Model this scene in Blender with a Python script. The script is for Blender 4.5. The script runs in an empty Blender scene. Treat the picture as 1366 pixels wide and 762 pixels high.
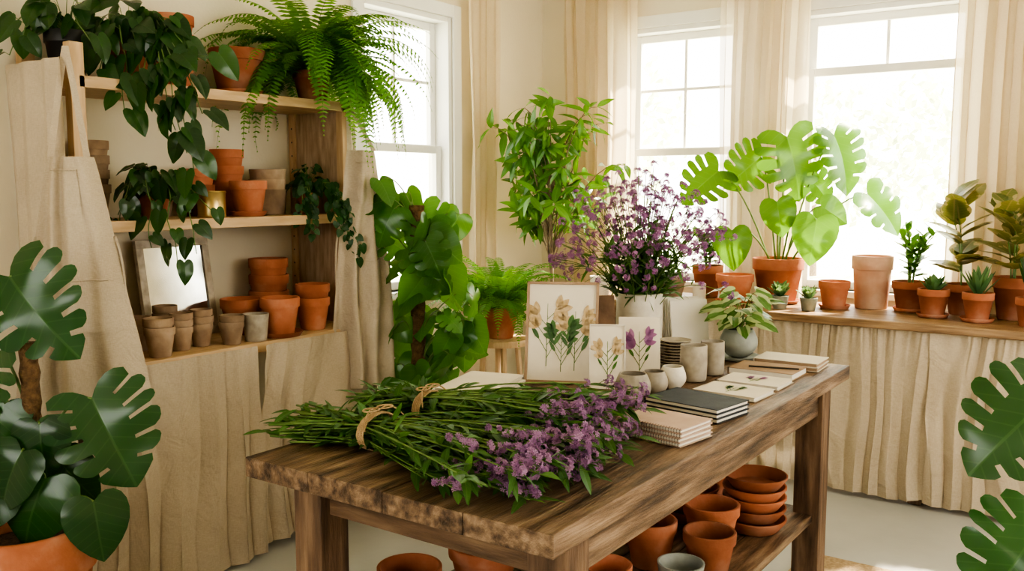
import bpy, math, random
from mathutils import Vector, Matrix, noise
R=random.Random(11)
V=Vector
pi=math.pi
# ------------------------------------------------------------------ camera
F=1227.; TH=math.atan(131/1227.); AL=math.radians(35.05)
RT=V((math.cos(AL),math.sin(AL),0)); FW=V((-math.sin(AL),math.cos(AL),0)); UP=V((0,0,1))
cam=bpy.data.cameras.new('camera'); co=bpy.data.objects.new('camera',cam); bpy.context.collection.objects.link(co)
co.location=(0,0,1.5); co.rotation_euler=(pi/2-TH,0,AL); cam.lens=36*F/1366; cam.sensor_width=36
bpy.context.scene.camera=co
vs_=bpy.context.scene.view_settings
try:
    vs_.view_transform='AgX'; vs_.look='AgX - High Contrast'; vs_.exposure=.72
except Exception: pass
# ------------------------------------------------------------------ mesh builder
class MB:
    def __init__(s): s.v=[]; s.f=[]; s.m=[]; s.uv=[]; s.r=[]
    def add(s,verts,faces,mi=0,mat=None,uv=None,rnd=None):
        o=len(s.v)
        if mat is not None: verts=[tuple(mat@V(p)) for p in verts]
        s.v.extend([tuple(p) for p in verts])
        n=len(verts)
        s.uv.extend(uv if uv else [(0.5,0.5)]*n)
        s.r.extend([R.random() if rnd is None else rnd]*n)
        s.f.extend([tuple(i+o for i in f) for f in faces]); s.m.extend([mi]*len(faces))
    def obj(s,name,mats,loc=(0,0,0),smooth=True,sharp=38,bevel=0,rot=0,parent=None,xmin=None):
        if xmin is not None: s.v=[(max(p[0],xmin-loc[0]+.01*math.sin(p[2]*60+p[1]*40)),p[1],p[2]) for p in s.v]
        me=bpy.data.meshes.new(name); me.from_pydata(s.v,[],s.f)
        for m in mats: me.materials.append(m)
        me.polygons.foreach_set('material_index',s.m)
        ul=me.uv_layers.new(name='UVMap')
        li=[0]*len(me.loops); me.loops.foreach_get('vertex_index',li)
        flat=[]
        for i in li: flat.extend(s.uv[i])
        ul.data.foreach_set('uv',flat)
        a=me.attributes.new('rnd','FLOAT','POINT'); a.data.foreach_set('value',s.r)
        me.polygons.foreach_set('use_smooth',[smooth]*len(me.polygons))
        if smooth and sharp: me.set_sharp_from_angle(angle=math.radians(sharp))
        me.update()
        o=bpy.data.objects.new(name,me); bpy.context.collection.objects.link(o); o.location=loc; o.rotation_euler=(0,0,rot)
        if bevel:
            b=o.modifiers.new('bevel','BEVEL'); b.width=bevel; b.segments=2; b.limit_method='ANGLE'
        if parent: o.parent=parent
        return o
BF=[(0,3,2,1),(4,5,6,7),(0,1,5,4),(1,2,6,5),(2,3,7,6),(3,0,4,7)]
def box(mb,x0,x1,y0,y1,z0,z1,mi=0,mat=None):
    mb.add([(x0,y0,z0),(x1,y0,z0),(x1,y1,z0),(x0,y1,z0),(x0,y0,z1),(x1,y0,z1),(x1,y1,z1),(x0,y1,z1)],BF,mi,mat)
def cbox(mb,c,s,mi=0,rz=0,mat=None):
    M=Matrix.Translation(c)@Matrix.Rotation(rz,4,'Z')
    if mat is not None: M=mat@M
    box(mb,-s[0]/2,s[0]/2,-s[1]/2,s[1]/2,-s[2]/2,s[2]/2,mi,M)
def lathe(mb,prof,seg=32,mi=0,c=(0,0,0),wob=0,rnd=.5):
    vs=[];fs=[]
    n=len(prof); ph=R.random()*6
    for j,(r,z) in enumerate(prof):
        for i in range(seg):
            a=2*pi*i/seg; rr=r*(1+wob*math.sin(2*a+ph+z*9))
            vs.append((c[0]+rr*math.cos(a),c[1]+rr*math.sin(a),c[2]+z))
    for j in range(n-1):
        for i in range(seg):
            k=(i+1)%seg; fs.append((j*seg+i,j*seg+k,(j+1)*seg+k,(j+1)*seg+i))
    mb.add(vs,fs,mi,rnd=rnd)
def tube(mb,pts,r0,r1,sides=5,mi=0,rnd=None):
    pts=[V(p) for p in pts]; n=len(pts); vs=[];fs=[]
    ref=V((.3,.2,1)).normalized()
    for i,p in enumerate(pts):
        t=(pts[min(i+1,n-1)]-pts[max(i-1,0)]).normalized()
        a=t.cross(ref)
        if a.length<.05: a=t.cross(V((1,0,0)))
        a.normalize(); b=t.cross(a); r=r0+(r1-r0)*i/max(1,n-1)
        for k in range(sides):
            an=2*pi*k/sides; vs.append(p+a*(r*math.cos(an))+b*(r*math.sin(an)))
    for i in range(n-1):
        for k in range(sides):
            k2=(k+1)%sides; fs.append((i*sides+k,i*sides+k2,(i+1)*sides+k2,(i+1)*sides+k))
    fs.append(tuple(range(sides))[::-1]); fs.append(tuple((n-1)*sides+k for k in range(sides)))
    mb.add(vs,fs,mi,rnd=rnd)
def bez(a,b,c,n=7):
    a,b,c=V(a),V(b),V(c)
    return [a*(1-t)**2+b*(2*t*(1-t))+c*t*t for t in [i/n for i in range(n+1)]]
# ------------------------------------------------------------------ leaves
HEART=[(0,0),(.10,-.10),(.24,-.15),(.38,-.10),(.47,.03),(.50,.2),(.47,.4),(.38,.6),(.24,.79),(.09,.93),(0,1.0)]
MONST=[(0,0),(.12,-.13),(.28,-.19),(.44,-.13),(.54,.02),(.57,.22),(.54,.42),(.45,.62),(.31,.79),(.13,.93),(0,1.0)]
OVAL=[(0,0),(.09,.06),(.17,.16),(.22,.3),(.235,.45),(.22,.6),(.17,.75),(.09,.89),(.03,.96),(0,1.0)]
LANCE=[(0,0),(.05,.08),(.10,.2),(.13,.35),(.13,.5),(.10,.68),(.06,.84),(.02,.95),(0,1.0)]
def curve(O,t):
    x=t*(len(O)-1); i=min(int(x),len(O)-2); f=x-i
    p0=O[max(i-1,0)];p1=O[i];p2=O[i+1];p3=O[min(i+2,len(O)-1)]
    return tuple(.5*((2*p1[k])+(-p0[k]+p2[k])*f+(2*p0[k]-5*p1[k]+4*p2[k]-p3[k])*f*f+(-p0[k]+3*p1[k]-3*p2[k]+p3[k])*f**3) for k in (0,1))
def blade(O,nt,nw,slits=(),w0=.42,gap=.018,rib=.22):
    cols=[]
    if slits:
        edges=[0]+list(slits)+[1.0]
        for k in range(len(edges)-1):
            a=edges[k]+(gap if k>0 else 0); b=edges[k+1]-(gap if k<len(edges)-2 else 0)
            for q in range(7):
                t=a+(b-a)*q/6
                rad=(.86 if q in(0,6) else .96 if q in (1,5) else 1.0) if 0<k<len(edges)-2 else (.88 if (k==0 and q==6) or (k>0 and q==0) else 1.0)
                cols.append((t,rad,q==6 and k<len(edges)-2))
    else: cols=[(i/nt,1.0,False) for i in range(nt+1)]
    vs=[];uv=[];fs=[]
    for side in (1,-1):
        o=len(vs)
        for (t,rad,g) in cols:
            e=curve(O,t); my=max(0,(t-rib)/(1-rib))*.96
            for j in range(nw+1):
                w=j/nw*(rad if j>nw*.5 else 1)
                x=e[0]*w; y=my+(e[1]-my)*w
                vs.append((side*x,y)); uv.append((side*x,y))
        n=nw+1
        for i in range(len(cols)-1):
            for j in range(nw):
                if cols[i][2] and (j+.5)/nw>w0: continue
                q=(o+i*n+j,o+i*n+j+1,o+(i+1)*n+j+1,o+(i+1)*n+j)
                fs.append(q if side<0 else q[::-1])
    return vs,uv,fs
B_HEART=blade(HEART,12,3)
B_MON=blade(MONST,0,7,slits=(.38,.49,.61,.72,.83),w0=.36,gap=.014)
B_MON3=blade(MONST,0,7,slits=(.34,.45,.54,.66,.78),w0=.45,gap=.011)
B_MON2=blade(MONST,0,7,slits=(.43,.57,.72),w0=.5,gap=.012)
B_OVAL=blade(OVAL,9,2,rib=.0)
B_LANCE=blade(LANCE,6,1,rib=0)
def addleaf(mb,B,p,d,n,L,mi=0,droop=.25,fold=.12,wave=.02,width=1.0,rnd=None):
    p=V(p);d=V(d).normalized();n=V(n); x=d.cross(n)
    if x.length<.01: x=d.cross(V((1,.3,0)))
    x.normalize(); n=x.cross(d)
    s=R.random()*6; vs=[]
    for (a,b) in B[0]:
        z=-droop*b*b+fold*abs(a)-.35*droop*a*a*4*abs(a)+wave*math.sin(b*11+s+(2 if a>0 else 0))*min(1,abs(a)*3)
        a*=width
        vs.append(p+x*(a*L)+d*(b*L)+n*(z*L))
    mb.add(vs,B[2],mi,uv=B[1],rnd=rnd)
def rv(s=1.0): return V((R.uniform(-s,s),R.uniform(-s,s),R.uniform(-s,s)))
# ------------------------------------------------------------------ materials
def newmat(name):
    m=bpy.data.materials.new(name); m.use_nodes=True; nt=m.node_tree
    for n in list(nt.nodes): nt.nodes.remove(n)
    return m,nt,nt.nodes,nt.links
def c4(c): return (c[0],c[1],c[2],1)
def noisemat(name,cA,cB,scale=8,rough=.6,bump=.1,bscale=None,stretch=(1,1,1),detail=6,lo=.3,hi=.7,cC=None,spec=.4,trans=0,transp=0,metal=0,wcoord='Object',objrand=0,bdist=.01):
    m,nt,N,L=newmat(name)
    tc=N.new('ShaderNodeTexCoord'); mp=N.new('ShaderNodeMapping'); mp.inputs['Scale'].default_value=stretch
    L.new(tc.outputs[wcoord],mp.inputs['Vector'])
    no=N.new('ShaderNodeTexNoise'); no.inputs['Scale'].default_value=scale; no.inputs['Detail'].default_value=detail; L.new(mp.outputs[0],no.inputs['Vector'])
    cr=N.new('ShaderNodeValToRGB'); cr.color_ramp.elements[0].position=lo; cr.color_ramp.elements[1].position=hi
    cr.color_ramp.elements[0].color=c4(cA); cr.color_ramp.elements[1].color=c4(cB)
    if cC: e=cr.color_ramp.elements.new((lo+hi)/2); e.color=c4(cC)
    L.new(no.outputs[0],cr.inputs[0])
    col=cr.outputs[0]
    if objrand:
        oi=N.new('ShaderNodeObjectInfo'); at=N.new('ShaderNodeAttribute'); at.attribute_name='rnd'
        ad=N.new('ShaderNodeMath'); ad.operation='ADD'; L.new(oi.outputs['Random'],ad.inputs[0]); L.new(at.outputs['Fac'],ad.inputs[1])
        fr=N.new('ShaderNodeMath'); fr.operation='FRACT'; L.new(ad.outputs[0],fr.inputs[0])
        mr=N.new('ShaderNodeMapRange'); mr.inputs['To Min'].default_value=1-objrand; mr.inputs['To Max'].default_value=1+objrand*.6; L.new(fr.outputs[0],mr.inputs['Value'])
        hs=N.new('ShaderNodeHueSaturation'); L.new(mr.outputs[0],hs.inputs['Value']); L.new(col,hs.inputs['Color']); col=hs.outputs[0]
    bs=N.new('ShaderNodeBsdfPrincipled'); L.new(col,bs.inputs['Base Color']); bs.inputs['Roughness'].default_value=rough
    bs.inputs['Specular IOR Level'].default_value=spec; bs.inputs['Metallic'].default_value=metal
    if bump:
        n2=N.new('ShaderNodeTexNoise'); n2.inputs['Scale'].default_value=bscale or scale*4; n2.inputs['Detail'].default_value=4; L.new(mp.outputs[0],n2.inputs['Vector'])
        bu=N.new('ShaderNodeBump'); bu.inputs['Strength'].default_value=bump; bu.inputs['Distance'].default_value=bdist; L.new(n2.outputs[0],bu.inputs['Height']); L.new(bu.outputs[0],bs.inputs['Normal'])
    out=N.new('ShaderNodeOutputMaterial'); sh=bs.outputs[0]
    if trans:
        tr=N.new('ShaderNodeBsdfTranslucent'); L.new(col,tr.inputs['Color']); mx=N.new('ShaderNodeMixShader'); mx.inputs[0].default_value=trans
        L.new(sh,mx.inputs[1]); L.new(tr.outputs[0],mx.inputs[2]); sh=mx.outputs[0]
    if transp:
        tp=N.new('ShaderNodeBsdfTransparent'); mx=N.new('ShaderNodeMixShader'); mx.inputs[0].default_value=transp
        L.new(sh,mx.inputs[1]); L.new(tp.outputs[0],mx.inputs[2]); sh=mx.outputs[0]
    L.new(sh,out.inputs[0]); return m
def leafmat(name,cA,cB,vein,tcol,trans=.35,rough=.38,vstr=.5,vn=9,var=None):
    m,nt,N,L=newmat(name)
    def mix(f,a,b):
        n=N.new('ShaderNodeMix'); n.data_type='RGBA'; L.new(f,n.inputs[0])
        for i,q in ((6,a),(7,b)):
            if isinstance(q,tuple): n.inputs[i].default_value=c4(q)
            else: L.new(q,n.inputs[i])
        return n.outputs[2]
    at=N.new('ShaderNodeAttribute'); at.attribute_name='rnd'
    c0=mix(at.outputs['Fac'],cA,cB)
    uv=N.new('ShaderNodeUVMap'); sx=N.new('ShaderNodeSeparateXYZ'); L.new(uv.outputs[0],sx.inputs[0])
    def ma(op,a,b=None,c=None):
        n=N.new('ShaderNodeMath'); n.operation=op
        for i,q in enumerate((a,b,c)):
            if q is None: continue
            if isinstance(q,(int,float)): n.inputs[i].default_value=q
            else: L.new(q,n.inputs[i])
        return n.outputs[0]
    ax=ma('ABSOLUTE',sx.outputs[0])
    w=ma('FRACT',ma('SUBTRACT',ma('MULTIPLY',sx.outputs[1],vn),ma('MULTIPLY',ax,vn*.55)))
    lat=ma('LESS_THAN',w,.10); mid=ma('LESS_THAN',ax,.014)
    ve=ma('MULTIPLY',ma('MAXIMUM',ma('MULTIPLY',lat,.55),mid),vstr)
    col=mix(ve,c0,vein)
    if var:
        tc=N.new('ShaderNodeTexCoord'); no=N.new('ShaderNodeTexNoise'); no.inputs['Scale'].default_value=14; L.new(tc.outputs['Object'],no.inputs['Vector'])
        e=ma('GREATER_THAN',ma('ADD',ma('MULTIPLY',ax,1.6),no.outputs[0]),.78)
        col=mix(e,col,var)
    bs=N.new('ShaderNodeBsdfPrincipled'); L.new(col,bs.inputs['Base Color']); bs.inputs['Roughness'].default_value=rough
    bu=N.new('ShaderNodeBump'); bu.inputs['Strength'].default_value=.25; bu.inputs['Distance'].default_value=.003; L.new(ve,bu.inputs['Height']); L.new(bu.outputs[0],bs.inputs['Normal'])
    tr=N.new('ShaderNodeBsdfTranslucent'); tr.inputs['Color'].default_value=c4(tcol)
    ms=N.new('ShaderNodeMixShader'); ms.inputs[0].default_value=trans; L.new(bs.outputs[0],ms.inputs[1]); L.new(tr.outputs[0],ms.inputs[2])
    out=N.new('ShaderNodeOutputMaterial'); L.new(ms.outputs[0],out.inputs[0]); return m
def linenmat(name,cA,cB,trans=.2,transp=0,weave=800,bump=.12,wr_=.3):
    m,nt,N,L=newmat(name)
    tc=N.new('ShaderNodeTexCoord')
    no=N.new('ShaderNodeTexNoise'); no.inputs['Scale'].default_value=3.5; no.inputs['Detail'].default_value=8; L.new(tc.outputs['Object'],no.inputs['Vector'])
    mp=N.new('ShaderNodeMapping'); mp.inputs['Scale'].default_value=(1,1,.08); L.new(tc.outputs['Object'],mp.inputs[0])
    st=N.new('ShaderNodeTexNoise'); st.inputs['Scale'].default_value=weave; st.inputs['Detail'].default_value=1; L.new(mp.outputs[0],st.inputs['Vector'])
    mp2=N.new('ShaderNodeMapping'); mp2.inputs['Scale'].default_value=(.08,.08,1); L.new(tc.outputs['Object'],mp2.inputs[0])
    st2=N.new('ShaderNodeTexNoise'); st2.inputs['Scale'].default_value=weave; st2.inputs['Detail'].default_value=1; L.new(mp2.outputs[0],st2.inputs['Vector'])
    ad=N.new('ShaderNodeMath'); ad.operation='ADD'; L.new(st.outputs[0],ad.inputs[0]); L.new(st2.outputs[0],ad.inputs[1])
    mu=N.new('ShaderNodeMath'); mu.operation='MULTIPLY_ADD'; mu.inputs[1].default_value=.45; L.new(ad.outputs[0],mu.inputs[0])
    mv=N.new('ShaderNodeMath'); mv.operation='MULTIPLY_ADD'; mv.inputs[1].default_value=.5; mv.inputs[2].default_value=-.20; L.new(no.outputs[0],mv.inputs[0]); L.new(mv.outputs[0],mu.inputs[2])
    cr=N.new('ShaderNodeValToRGB'); cr.color_ramp.elements[0].position=.3; cr.color_ramp.elements[1].position=.7
    cr.color_ramp.elements[0].color=c4(cA); cr.color_ramp.elements[1].color=c4(cB); L.new(mu.outputs[0],cr.inputs[0])
    bs=N.new('ShaderNodeBsdfPrincipled'); L.new(cr.outputs[0],bs.inputs['Base Color']); bs.inputs['Roughness'].default_value=.9; bs.inputs['Specular IOR Level'].default_value=.1
    bu=N.new('ShaderNodeBump'); bu.inputs['Strength'].default_value=bump; bu.inputs['Distance'].default_value=.002; L.new(ad.outputs[0],bu.inputs['Height'])
    wr=N.new('ShaderNodeTexNoise'); wr.inputs['Scale'].default_value=8; wr.inputs['Detail'].default_value=3; wr.inputs['Distortion'].default_value=1.2; L.new(tc.outputs['Object'],wr.inputs['Vector'])
    b2=N.new('ShaderNodeBump'); b2.inputs['Strength'].default_value=wr_; b2.inputs['Distance'].default_value=.03; L.new(wr.outputs[0],b2.inputs['Height']); L.new(bu.outputs[0],b2.inputs['Normal']); L.new(b2.outputs[0],bs.inputs['Normal'])
    tr=N.new('ShaderNodeBsdfTranslucent'); L.new(cr.outputs[0],tr.inputs['Color'])
    ms=N.new('ShaderNodeMixShader'); ms.inputs[0].default_value=trans; L.new(bs.outputs[0],ms.inputs[1]); L.new(tr.outputs[0],ms.inputs[2]); sh=ms.outputs[0]
    if transp:
        tp=N.new('ShaderNodeBsdfTransparent'); mx=N.new('ShaderNodeMixShader'); mx.inputs[0].default_value=transp
        L.new(sh,mx.inputs[1]); L.new(tp.outputs[0],mx.inputs[2]); sh=mx.outputs[0]
    out=N.new('ShaderNodeOutputMaterial'); L.new(sh,out.inputs[0]); return m
WALL=noisemat('cream_plaster',(.76,.68,.52),(.80,.72,.57),3,.85,.08,60,spec=.2)
CEIL=noisemat('ceiling_paint',(.85,.80,.70),(.88,.83,.73),3,.9,.03,spec=.2)
FLOOR=noisemat('painted_floor',(.40,.40,.37),(.52,.515,.475),1.6,.42,.05,25,cC=(.47,.465,.43),spec=.4)
TRIM=noisemat('white_trim_paint',(.84,.83,.78),(.88,.87,.82),5,.45,.02)
TC=noisemat('terracotta',(.36,.125,.062),(.56,.30,.20),7,.85,.3,90,cC=(.46,.175,.095),spec=.2,objrand=.32,bdist=.003,lo=.32,hi=.72)
TCP=noisemat('terracotta_pale',(.50,.28,.18),(.70,.51,.38),7,.85,.25,90,cC=(.58,.36,.25),spec=.2,objrand=.12,bdist=.003)
TAN=noisemat('aged_tan_clay',(.27,.18,.12),(.52,.40,.29),10,.9,.3,80,cC=(.38,.27,.18),spec=.15,objrand=.28,bdist=.003)
CREAM=noisemat('cream_stoneware',(.62,.56,.46),(.72,.67,.56),30,.45,.1,60,spec=.4)
STONE=noisemat('speckled_stoneware',(.28,.24,.185),(.50,.44,.35),22,.55,.15,80,cC=(.40,.35,.275),objrand=.2,bdist=.003)
GREY=noisemat('grey_glazed_clay',(.25,.27,.24),(.38,.39,.34),14,.5,.15)
BLACKP=noisemat('black_plastic',(.02,.02,.022),(.035,.035,.035),8,.45,0)
SOIL=noisemat('soil',(.03,.02,.012),(.09,.06,.04),60,.95,.8,120)
MOSS=noisemat('coir_pole',(.08,.045,.02),(.22,.13,.06),50,.95,1,160)
GOLD=noisemat('brass_tin',(.55,.38,.14),(.75,.58,.28),6,.32,.1,metal=.9)
PINE=noisemat('pale_pine_wood',(.50,.33,.175),(.68,.49,.30),5,.55,.1,30,stretch=(8,1,8),cC=(.59,.41,.235))
PINEV=noisemat('pale_pine_post',(.48,.31,.165),(.66,.47,.28),5,.55,.1,30,stretch=(9,9,1))
OAK=noisemat('worn_table_wood',(.05,.030,.018),(.34,.235,.15),5,.45,.45,26,stretch=(9,.8,9),detail=14,cC=(.175,.110,.064),lo=.32,hi=.70)
OAKX=noisemat('worn_table_wood_rail',(.055,.033,.02),(.26,.17,.10),5,.5,.4,26,stretch=(.9,7,7),detail=12,cC=(.15,.09,.052),lo=.3,hi=.72)
OAKV=noisemat('worn_table_leg_wood',(.055,.033,.02),(.26,.17,.105),5,.6,.4,26,stretch=(8,8,.9),detail=12,cC=(.15,.09,.054),lo=.3,hi=.72)
LEDGEW=noisemat('ledge_wood',(.15,.085,.04),(.38,.25,.14),5,.4,.2,30,stretch=(.9,9,9),detail=10)
BURLAP=noisemat('worn_board',(.32,.21,.12),(.54,.40,.27),6,.8,.3,60,stretch=(8,8,1.2),detail=10)
LINEN=linenmat('linen_natural',(.46,.38,.275),(.60,.51,.39),trans=.10,wr_=.4)
APRON=linenmat('linen_apron_cloth',(.46,.38,.28),(.60,.51,.39),trans=.06,wr_=.4)
DRAPE=linenmat('linen_drape',(.50,.42,.31),(.64,.55,.425),trans=.10,wr_=.4)
CURT=linenmat('curtain_linen',(.80,.68,.50),(.88,.78,.61),trans=.52,transp=.10,bump=.05,wr_=.1)
SHEER=linenmat('curtain_sheer',(.86,.76,.62),(.92,.84,.72),trans=.62,transp=.28,bump=.03,wr_=.1)
PAPER=noisemat('paper',(.72,.67,.57),(.77,.72,.63),8,.8,.02,spec=.15)
PAPERB=noisemat('cream_card',(.68,.61,.49),(.74,.67,.55),8,.8,.03,spec=.15)
KRAFT=noisemat('kraft_card',(.30,.20,.13),(.42,.30,.20),12,.8,.1,80,spec=.15)
PRESS=noisemat('pressed_petal',(.42,.30,.15),(.62,.48,.30),60,.8,.05,80,spec=.15)
BROWN=noisemat('brown_leather_cover',(.12,.07,.04),(.24,.145,.085),12,.6,.15,80)
NAVY=noisemat('charcoal_cloth_cover',(.025,.031,.038),(.045,.055,.063),20,.6,.1,200)
PINKP=noisemat('pink_beige_cover',(.46,.33,.25),(.56,.42,.33),12,.75,.05,spec=.2)
METAL=noisemat('dark_wire',(.05,.045,.04),(.10,.09,.08),10,.35,0,metal=.8)
TWINE=noisemat('jute_twine',(.36,.24,.12),(.56,.40,.22),40,.9,.6,200)
RUG=noisemat('jute_rug_weave',(.36,.25,.14),(.56,.42,.26),70,.95,.8,220)
MIRROR=noisemat('old_mirror',(.50,.50,.46),(.74,.74,.70),7,.10,0,metal=.95)
FRAMEW=noisemat('worn_silver_frame',(.36,.30,.22),(.60,.53,.42),25,.5,.2,80)
WAX=noisemat('candle_wax',(.78,.70,.55),(.82,.75,.62),8,.5,.02,trans=.2)
GLASS=noisemat('frosted_glass_cup',(.22,.24,.18),(.40,.40,.33),20,.2,0,trans=.3)
GREENOUT=noisemat('garden_foliage_hazed',(.50,.56,.38),(.72,.76,.56),1.5,.9,0,12,trans=.5)  # haze and outdoor glare are put into this pale leaf colour
LAWN=noisemat('lawn',(.60,.64,.50),(.70,.73,.60),3,.95,.2)
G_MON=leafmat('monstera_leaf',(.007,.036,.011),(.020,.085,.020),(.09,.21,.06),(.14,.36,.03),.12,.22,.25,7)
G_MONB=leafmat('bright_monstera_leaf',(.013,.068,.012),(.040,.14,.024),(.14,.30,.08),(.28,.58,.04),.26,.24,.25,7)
G_MIDM=leafmat('climbing_philodendron_leaf',(.020,.090,.015),(.075,.23,.038),(.18,.36,.10),(.30,.60,.06),.28,.24,.3,8)
G_DARK=leafmat('dark_philodendron_leaf',(.008,.034,.010),(.034,.10,.022),(.08,.17,.05),(.14,.34,.04),.20,.24,.3,7)
G_IVY=leafmat('ivy_leaf',(.008,.04,.010),(.028,.10,.024),(.10,.19,.08),(.12,.3,.05),.2,.36,.3,6)
G_FERN=leafmat('fern_leaf',(.04,.16,.016),(.11,.32,.035),(.12,.30,.05),(.34,.66,.05),.40,.45,.2,6)
G_FIC=leafmat('ficus_leaf',(.022,.090,.016),(.08,.22,.038),(.16,.31,.09),(.30,.58,.06),.34,.27,.3,8)
G_CUT=leafmat('cut_foliage',(.02,.070,.014),(.075,.185,.040),(.16,.28,.11),(.20,.42,.06),.24,.4,.3,7)
G_STEM=noisemat('plant_stem',(.07,.15,.03),(.19,.28,.085),20,.55,0)
G_BARK=noisemat('bark',(.16,.11,.07),(.32,.24,.16),30,.85,.4)
G_RUB=leafmat('variegated_rubber_leaf',(.06,.12,.035),(.16,.20,.07),(.45,.30,.18),(.5,.44,.12),.3,.28,.5,8,var=(.52,.43,.24))
G_VAR=leafmat('variegated_pothos_leaf',(.035,.12,.025),(.09,.21,.05),(.26,.36,.16),(.32,.48,.12),.3,.32,.3,7,var=(.46,.52,.27))
G_SUC=leafmat('succulent_leaf',(.05,.13,.05),(.12,.23,.09),(.2,.3,.15),(.3,.45,.15),.2,.42,.1,7)
PURP=leafmat('verbena_floret',(.17,.05,.17),(.50,.26,.45),(.5,.35,.5),(.60,.28,.55),.30,.7,.1,5)
PURP2=leafmat('lilac_floret',(.17,.06,.17),(.50,.30,.46),(.5,.4,.5),(.55,.32,.55),.28,.7,.1,5)
# ------------------------------------------------------------------ room shell
def walls(name,axis,const,thick,a0,a1,z1,holes,mat):
    mb=MB()
    cuts=sorted(set([a0,a1]+[h[0] for h in holes]+[h[1] for h in holes]))
    for i in range(len(cuts)-1):
        a,b=cuts[i],cuts[i+1]; hh=[h for h in holes if h[0]<=a+1e-6 and h[1]>=b-1e-6]
        segs=[(0,z1)] if not hh else [(0,hh[0][2]),(hh[0][3],z1)]
        for (q,w) in segs:
            if axis=='y': box(mb,a,b,const,const+thick,q,w)
            else: box(mb,const-thick,const,a,b,q,w)
    return mb.obj(name,[mat],smooth=False)
ZS,ZT=.93,2.47
BW=[(-2.80,-2.05,ZS,ZT),(-1.70,-.80,ZS,ZT),(0.0,.9,ZS,ZT)]
LW=[(3.50,4.24,ZS,ZT)]
YR=-2.6
walls('wall_back','y',5.2,.16,-3.56,1.96,2.9,BW,WALL)
walls('wall_left','x',-3.4,.16,YR,5.2,2.9,LW,WALL)
walls('wall_right','x',1.96,.16,YR,5.2,2.9,[(1.5,3.9,.85,2.5)],WALL)  # unseen wall; opening added to light the left side of the room
walls('wall_front','y',YR-.16,.16,-3.56,1.96,2.9,[(-2.2,.7,.8,2.45)],WALL)  # wall behind the camera; opening added and sized for fill light
mb=MB(); box(mb,-3.56,1.96,YR-.16,5.36,-.1,0); mb.obj('floor',[FLOOR],smooth=False)
mb=MB(); box(mb,-3.56,1.96,YR-.16,5.36,2.9,3.0); mb.obj('ceiling',[CEIL],smooth=False)
mb=MB(); box(mb,-3.4,1.8,5.185,5.2,0,.12); mb.obj('baseboard_back',[TRIM],smooth=False,bevel=.004)
mb=MB(); box(mb,-3.4,-3.385,YR,5.185,0,.12); mb.obj('baseboard_left',[TRIM],smooth=False,bevel=.004)
def window(name,axis,const,a0,a1,z0,z1,rail,muntz):
    mb=MB()
    def B(a,b,q,w,d0,d1):
        if axis=='y': box(mb,a,b,const+d0,const+d1,q,w)
        else: box(mb,const-d1,const-d0,a,b,q,w)
    c=.07
    B(a0-c,a0,z0-.03,z1+c,-.018,0);B(a1,a1+c,z0-.03,z1+c,-.018,0);B(a0,a1,z1,z1+c,-.018,0);B(a0-c,a1+c,z0-.035,z0,-.04,.16)
    j=.03
    B(a0,a0+j,z0,z1,.0,.16);B(a1-j,a1,z0,z1,0,.16);B(a0+j,a1-j,z1-j,z1,0,.16)
    s=.045
    for (q,w,d) in ((z0,rail+.02,.06),(rail-.02,z1-j,.10)):
        B(a0+j,a0+j+s,q,w,d,d+.035);B(a1-j-s,a1-j,q,w,d,d+.035);B(a0+j+s,a1-j-s,q,q+s,d,d+.035);B(a0+j+s,a1-j-s,w-s,w,d,d+.035)
    m=(a0+a1)/2
    B(m-.009,m+.009,rail+.02,z1-j-s,.11,.128)
    for zz in muntz: B(a0+j+s,a1-j-s,zz-.009,zz+.009,.112,.126)
    return mb.obj(name,[TRIM],smooth=False,bevel=.003)
window('window_1','x',-3.4,3.50,4.24,ZS,ZT,1.72,(2.1,))
window('window_2','y',5.2,-2.80,-2.05,ZS,ZT,1.72,(2.1,))
window('window_3','y',5.2,-1.70,-.80,ZS,ZT,2.14,())
window('unseen_light_window','y',5.2,0,.9,ZS,ZT,1.72,(2.1,))  # out of view; window and its opening added to let in light
mb=MB(); box(mb,-30,30,5.6,50,-.6,-.5); box(mb,-30,-3.8,-20,5.6,-.6,-.5); mb.obj('garden_lawn',[LAWN],smooth=False)
QF=[(0,1,2,3)]
for i,(x,y,r,h) in enumerate([(-11,19,2.4,1.4),(-6.5,21,2.0,1.0),(-3.2,22,2.2,1.2),(-14,10,2.0,1.0)]):
    mb=MB(); lathe(mb,[(.22,0),(.12,h+r)],10,1)
    for k in range(1300):
        d=rv(1)
        if d.length>1: continue
        c=V((d.x*r,d.y*r,h+r*.8+d.z*r*.9)); a=rv(1).normalized()*.14; b=a.cross(rv(1)).normalized()*.08
        mb.add([c-a,c-b,c+a,c+b],QF,0,rnd=.5)
    mb.obj('garden_tree',[GREENOUT,G_BARK],loc=(x,y,-.5),sharp=0)
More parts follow.
